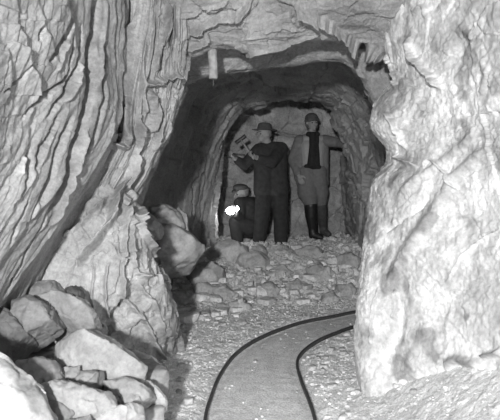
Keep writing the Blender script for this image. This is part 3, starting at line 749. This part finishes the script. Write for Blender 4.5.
# --- booted man on the right
YC = 7.25
def c_(px, py, dy=0): return at(px, py, YC+dy)[0]*YC/(YC+dy), YC+dy, CH-(py-HZ)*YC/F
gz = fz(*c_(315, 240)[:2])
def C(px, py, dy=0): x, y, z = c_(px, py, dy); return (x, y, z-(c_(0, 240)[2]-gz))
pc = person(C(313, 240), 'standing man in open grey coat and tall black boots reaching one arm to the wall')
face = (.30, -.95, -.02); HP, g = head_parts(C(312, 124.5), face, s=.98)
shL, shR = C(300, 142), C(325, 142); elL, haL = C(292.5, 161, .06), C(298, 177, -.10)
elR, haR = C(337, 145, -.16), C(346, 148, -.42)
haR_w = C(342, 147.5, -.33)
body = HP+[('c', [(C(312, 133), .055), (C(312.5, 139), .062)]), ('c', [(shL, .062), (C(312.5, 141), .08), (shR, .062)]),
   ('c', [(C(307, 148), .105), (C(308, 165), .10), (C(308, 176), .11)]), ('c', [(C(318, 148), .105), (C(317, 165), .10), (C(317, 176), .11)]),
   ('c', [(shL, .055), (elL, .042), (haL, .029)]), ('c', [(shR, .055), (elR, .042), (haR_w, .029)]),
   ('c', [(C(307.5, 180), .088), (C(311, 206, -.04), .062), (C(311.5, 218, -.02), .058), (C(312.5, 234), .042), (C(314, 237), .042), (C(319, 238.3, -.05), .034)]),
   ('c', [(C(318, 180), .088), (C(321.5, 205, .06), .062), (C(323, 216, .12), .058), (C(325, 230, .2), .042), (C(326, 234, .2), .040), (C(329, 237, .14), .034)])]
body += hand_parts(haL, elL, (.3, -.2, -.5), .8, 1)+hand_parts(haR_w, elR, (.9, .3, -.3), .25, -1)
skinned('body', body, M_SKIN, .0075, 3, pc); eyes(g, pc)
# coat: open front made as two sides joined at the back
def coat(parts): return parts
cp = [('c', [(shL, .078), (elL, .062), (lerp(elL, haL, .85), .052)]), ('c', [(shR, .078), (elR, .062), (lerp(elR, haR_w, .82), .056)]),
   ('c', [(C(301.5, 144, .02), .085), (C(301, 160, .02), .088), (C(300.5, 178, .02), .085), (C(302, 185, .02), .07)]),
   ('c', [(C(323, 144, .02), .082), (C(323, 160, .02), .080), (C(323, 175, .02), .078), (C(324, 185, .02), .066)]),
   ('c', [(C(306, 143, .07), .10), (C(306, 160, .07), .10), (C(306, 182, .07), .10)]), ('c', [(C(317, 143, .07), .10), (C(317, 160, .07), .10), (C(318, 182, .07), .10)])]
skinned('coat', cp, M_COAT, .010, 3, pc)
skinned('scarf', [('c', [(C(308, 136, -.05), .035), (C(317, 136, -.05), .035)]), ('c', [(C(312, 137, -.07), .045), (C(312, 150, -.10), .05), (C(311, 166, -.09), .062)]), ('c', [(C(315.5, 140, -.07), .04), (C(315, 166, -.09), .055)]), ('c', [(C(305.5, 168, -.09), .03), (C(317.5, 169, -.09), .04)])], M_BLACK, .008, 3, pc)
skinned('breeches', [('c', [(C(307, 174), .13), (C(307, 182), .125), (C(307.5, 194, -.02), .135), (C(311, 207, -.03), .080)]), ('c', [(C(317.5, 174), .13), (C(318, 182), .122), (C(320, 194, .03), .118), (C(321.5, 206, .07), .078)])], M_BREECH, .010, 3, pc)
skinned('boot', [('c', [(C(310.5, 207, -.03), .088), (C(311, 217, -.02), .080), (C(312.5, 230), .058), (C(313, 236), .058), (C(319.5, 238, -.05), .042)]), ('c', [(C(312.5, 237.5, .03), .045), (C(321, 238.8, -.06), .032)])], M_BOOT, .008, 3, pc)
skinned('boot', [('c', [(C(321.5, 207, .07), .080), (C(323, 217, .12), .074), (C(325, 229, .2), .054), (C(325.5, 234, .2), .054), (C(329.5, 236.6, .12), .042)])], plain_mat('lighter_boot_leather', .07, .7, 0, 30), .008, 3, pc)  # rear boot, lighter tone than the front one
gh = lambda x, y, z: g(x, y, z)
skinned('knit_cap', [('e', g(0, -.015, .055), (.087, .104, .082), (0, 0, math.atan2(-.30, .95)*-1)), ('c', [(g(-.06, .05, .04), .026), (g(0, .085, .045), .022), (g(.06, .05, .04), .026)]), ('c', [(g(-.075, -.02, .03), .024), (g(-.07, .0, -.05), .018)]), ('c', [(g(.075, -.02, .03), .024), (g(.07, .0, -.05), .018)])], M_CAP, .008, 3, pc)
parent_keep(pc)
# --- hatted miner with hammer
YC = 6.95; gz = fz(c_(262, 247)[0], YC)
def A_(px, py, dy=0): x, y, z = c_(px, py, dy); return (x, y, z)
pa = person(A_(268, 247), 'dark-clothed miner in brimmed hat standing with raised hammer at the lamplit face')
face = (-.80, -.60, .05); HP, g = head_parts(A_(264, 134.5), face)
shL, shR = A_(259, 150), A_(281, 149)
elL, haL = A_(244, 165, -.02), A_(235.5, 159, -.12)
elR, haR = A_(271, 163, -.26), A_(256.5, 158.5, -.34)
hipL, hipR = A_(265, 186), A_(279, 186)
body = HP+[('c', [(A_(266.5, 141), .055), (A_(269, 148), .065)]), ('c', [(shL, .065), (A_(270, 149), .09), (shR, .065)]),
   ('c', [(A_(265, 155), .115), (A_(266, 172), .11), (hipL, .11)]), ('c', [(A_(276, 155), .115), (A_(276, 172), .11), (hipR, .11)]),
   ('c', [(shL, .058), (elL, .043), (haL, .03)]), ('c', [(shR, .058), (elR, .043), (haR, .03)]),
   ('c', [(hipL, .09), (A_(262, 216, -.06), .063), (A_(259, 242), .042), (A_(258.5, 245), .04), (A_(253, 246.5, -.06), .033)]),
   ('c', [(hipR, .09), (A_(280.5, 216, -.02), .063), (A_(281, 242, .03), .042), (A_(281, 245, .03), .04), (A_(276, 246.5, -.06), .033)])]
body += hand_parts(haL, elL, (.2, -.2, 1), 1.1, 1)+hand_parts(haR, elR, (-.2, -.3, 1), 1.1, -1)
skinned('body', body, M_SKIN, .0075, 3, pa); eyes(g, pa)
skinned('jacket', [('c', [(shL, .085), (elL, .066), (lerp(elL, haL, .72), .052)]), ('c', [(shR, .085), (elR, .068), (lerp(elR, haR, .75), .054)]), ('c', [(shL, .085), (A_(270, 149, .01), .10), (shR, .09)]),
   ('c', [(A_(264, 154), .135), (A_(264.5, 172), .135), (A_(264.5, 190), .140)]), ('c', [(A_(276.5, 154), .135), (A_(276.5, 172), .13), (A_(277.5, 190), .140)])], M_DARK, .010, 3, pa)
skinned('trousers', [('c', [(hipL, .12), (A_(262, 216, -.06), .094), (A_(259, 240), .080)]), ('c', [(hipR, .12), (A_(280.5, 216, -.02), .094), (A_(281, 240, .03), .084)])], M_DARK2, .010, 3, pa)
for px, dy in ((258.5, 0), (281, .03)):
    skinned('boot', [('c', [(A_(px, 241, dy), .06), (A_(px-.2, 245.5, dy), .055), (A_(px-6, 246.8, dy-.08), .042)])], M_BOOT, .009, 3, pa)
def disc_hat(g, r, mat, parent, s=1, tilt=0):
    prof = [(0, .135), (.055, .132), (.078, .115), (.086, .07), (.09, .052), (.10, .046), (r, .040), (r+.004, .036), (r, .032), (.088, .036), (0, .04)]
    bm = bmesh.new(); seg = 36; rings = []
    for (q, z) in prof:
        rings.append([bm.verts.new(g(q*math.cos(2*math.pi*j/seg), q*1.12*math.sin(2*math.pi*j/seg)-.008, z-(.012 if q > .1 else 0)*abs(math.cos(2*math.pi*j/seg))*-1+.012)) for j in range(seg)])
    for i in range(len(rings)-1):
        for j in range(seg): bm.faces.new((rings[i][j], rings[i][(j+1) % seg], rings[i+1][(j+1) % seg], rings[i+1][j]))
    bmesh.ops.remove_doubles(bm, verts=bm.verts, dist=.0004); bmesh.ops.recalc_face_normals(bm, faces=bm.faces)
    me = bpy.data.meshes.new('hat'); bm.to_mesh(me); bm.free(); me.materials.append(mat)
    for p in me.polygons: p.use_smooth = True
    o = bpy.data.objects.new('hat', me); COL.objects.link(o); o.parent = parent; return o
disc_hat(g, .145, M_CAP, pa)
parent_keep(pa)
# hammer in his raised hand and drill steel in the other
ham = bpy.data.objects.new('hammer', None); COL.objects.link(ham); tag(ham, 'long-handled hammer gripped by the hatted miner beside his face', 'hammer')
hb = A_(258.5, 162, -.37); ht = A_(241, 141, -.30)
hp = Vector(haR)+(Vector(haR)-Vector(elR)).normalized()*.085+Vector((0, 0, .022))
ht = Vector(ht); dd_ = (hp-ht).normalized(); ham.location = hp+dd_*.08
tube('handle', [tuple(ht-dd_*.01), tuple(hp), tuple(hp+dd_*.08)], [.012, .013, .014], plain_mat('pale_wood_handle', .42, .6), 10, ham)
side = Vector((-.75, -.1, -.5)).cross(dd_).normalized(); side = Vector((.85, -.15, .45)).normalized(); side = (side-dd_*side.dot(dd_)).normalized()
tube('head', [tuple(ht-side*.075), tuple(ht-side*.07), tuple(ht-side*.02), tuple(ht+side*.02), tuple(ht+side*.07), tuple(ht+side*.075)], [.02, .026, .022, .022, .026, .02], M_STEEL, 8, ham)
parent_keep(ham)
hp2 = Vector(haL)+(Vector(haL)-Vector(elL)).normalized()*.085+Vector((0, 0, .02))
st = tube('drill_steel', [A_(214, 152, .0), tuple(hp2), tuple(hp2+(hp2-Vector(A_(214, 152, .0))).normalized()*.22)], .012, M_STEEL, 8)
tag(st, 'thin steel drill rod held level against the rock by the hatted miner', 'rod')
# --- crouching man with the lamp
YC = 7.12
pb = person(A_(246, 243), 'crouching man in a flat cap holding the bright carbide lamp')
face = (-.86, -.45, -.25); HP, g = head_parts(A_(241.5, 193), face)
shL, shR = A_(240, 203, -.10), A_(253, 203, .08); hip1, hip2 = A_(250, 226, -.08), A_(254, 226, .08)
kn1, an1 = A_(236, 221, -.16), A_(238, 242, -.14); kn2, an2 = A_(243, 240, .06), A_(257, 241, .16)
el1, ha1 = A_(240, 217, -.18), A_(236, 211.5, -.30)
el2, ha2 = A_(250, 216, .14), A_(240, 220, .02)
body = HP+[('c', [(A_(243, 199), .052), (A_(246, 204), .06)]), ('c', [(shL, .06), (A_(247, 205), .09), (shR, .06)]), ('c', [(A_(247, 207), .12), (A_(251, 224), .12)]),
   ('c', [(shL, .055), (el1, .042), (ha1, .029)]), ('c', [(shR, .055), (el2, .042), (ha2, .029)]),
   ('c', [(hip1, .09), (kn1, .062), (an1, .042), (lerp(an1, A_(230, 243.5, -.2), 1), .033)]), ('c', [(hip2, .09), (kn2, .062), (an2, .042), (A_(260, 243, .18), .034)])]
body += hand_parts(ha1, el1, (.3, .2, 1), 1.0, 1)+hand_parts(ha2, el2, (0, 0, -1), .5, -1)
skinned('body', body, M_SKIN, .0075, 3, pb); eyes(g, pb)
skinned('jacket', [('c', [(shL, .08), (el1, .064), (lerp(el1, ha1, .7), .05)]), ('c', [(shR, .08), (el2, .064), (lerp(el2, ha2, .7), .05)]), ('c', [(shL, .08), (A_(247, 204), .10), (shR, .08)]), ('c', [(A_(247, 208), .145), (A_(250, 226), .145)])], M_DARK, .010, 3, pb)
skinned('trousers', [('c', [(hip1, .115), (kn1, .09), (lerp(kn1, an1, .85), .075)]), ('c', [(hip2, .115), (kn2, .09), (lerp(kn2, an2, .8), .072)])], M_DARK2, .010, 3, pb)
skinned('boot', [('c', [(an1, .055), (A_(231, 243, -.2), .042)])], M_BOOT, .009, 3, pb); skinned('boot', [('c', [(an2, .055), (A_(260, 243, .18), .045)])], M_BOOT, .009, 3, pb)
skinned('cap', [('e', g(0, -.005, .075), (.098, .112, .045), (0, 0, 0)), ('c', [(g(-.05, .09, .05), .012), (g(0, .125, .045), .012), (g(.05, .09, .05), .012)]), ('c', [(g(-.04, .07, .055), .02), (g(.04, .07, .055), .02)])], M_CAP, .008, 3, pb)
parent_keep(pb)
# carbide lamp
lamp = bpy.data.objects.new('carbide_lamp', None); COL.objects.link(lamp); tag(lamp, 'small carbide lamp with a dazzling white flame held low by the crouching man', 'lamp')
lc = Vector(A_(237.0, 209.5, -.36)); lamp.location = lc
def lathe(name, base, axis, prof, mat, parent, seg=24):
    axis = Vector(axis).normalized(); pts = [tuple(Vector(base)+axis*h) for r, h in prof]
    a = axis.orthogonal().normalized(); b = axis.cross(a); bm = bmesh.new(); R = []
    for r, h in prof: R.append([bm.verts.new(Vector(base)+axis*h+(a*math.cos(2*math.pi*j/seg)+b*math.sin(2*math.pi*j/seg))*max(r, .0005)) for j in range(seg)])
    for i in range(len(R)-1):
        for j in range(seg): bm.faces.new((R[i][j], R[i][(j+1) % seg], R[i+1][(j+1) % seg], R[i+1][j]))
    me = bpy.data.meshes.new(name); bm.to_mesh(me); bm.free(); me.materials.append(mat)
    for p in me.polygons: p.use_smooth = True
    o = bpy.data.objects.new(name, me); COL.objects.link(o); o.parent = parent; return o
M_BRASS = plain_mat('brass', .4, .3, .9, 60, .1)
lathe('canister', lc+Vector((0, 0, -.06)), (0, 0, 1), [(0, 0), (.026, .0), (.028, .01), (.028, .045), (.024, .05), (.024, .055), (.026, .06), (.024, .085), (.01, .095), (0, .096)], M_BRASS, lamp)
fd = Vector((-.75, -.6, .1)).normalized()
lathe('reflector', lc+fd*.026, fd, [(.006, 0), (.02, .006), (.036, .018), (.045, .03), (.044, .031), (.034, .02), (.006, .004)], M_BRASS, lamp)
M_FLAME = bpy.data.materials.new('flame'); M_FLAME.use_nodes = True
b_ = M_FLAME.node_tree.nodes['Principled BSDF']; b_.inputs['Emission Color'].default_value = (1, 1, 1, 1); b_.inputs['Emission Strength'].default_value = 30
lathe('flame', lc+fd*.032, fd, [(0, 0), (.02, .012), (.038, .035), (.045, .065), (.036, .09), (.016, .115), (0, .13)], M_FLAME, lamp)
lathe('glow_tip', lc+Vector((.012, -.035, .005)), (0, -.3, 1), [(0, 0), (.016, .012), (.022, .028), (.014, .045), (0, .065)], M_FLAME, lamp)
parent_keep(lamp)

# ---------------------------------------------------------------- light
def light(name, kind, loc, energy, size=.1, tgt=None, col=(1, 1, 1)):
    l = bpy.data.lights.new(name, kind); l.energy = energy; l.color = col
    if kind == 'AREA': l.shape = 'DISK'; l.size = size
    elif kind != 'SUN': l.shadow_soft_size = size
    o = bpy.data.objects.new(name, l); COL.objects.link(o); o.location = loc
    if tgt is not None: o.rotation_euler = (Vector(tgt)-Vector(loc)).to_track_quat('-Z', 'Y').to_euler()
    return o
light('flash_light', 'SPOT', (-.44, -1.6, 1.52), 1020, .09, (0.1, 4, 1.0)).data.spot_size = math.radians(90)
light('lamp_glow', 'POINT', tuple(lc+fd*.2), .25, .03)
w = bpy.data.worlds.new('dark_world'); w.use_nodes = True; scene.world = w
w.node_tree.nodes['Background'].inputs[0].default_value = (.5, .5, .5, 1); w.node_tree.nodes['Background'].inputs[1].default_value = .02

cam = bpy.data.cameras.new('camera'); co = bpy.data.objects.new('camera', cam); COL.objects.link(co)
co.location = (0, 0, CH); co.rotation_euler = (math.pi/2, 0, 0); cam.sensor_width = 36; cam.lens = F/500*36
cam.shift_y = -(210-HZ)/500; cam.clip_start = .02; scene.camera = co
scene.view_settings.view_transform = 'Standard'; scene.view_settings.look = 'None'
scene.view_settings.exposure = 0; scene.view_settings.gamma = 1
scene.cycles.max_bounces = 6; scene.cycles.diffuse_bounces = 4
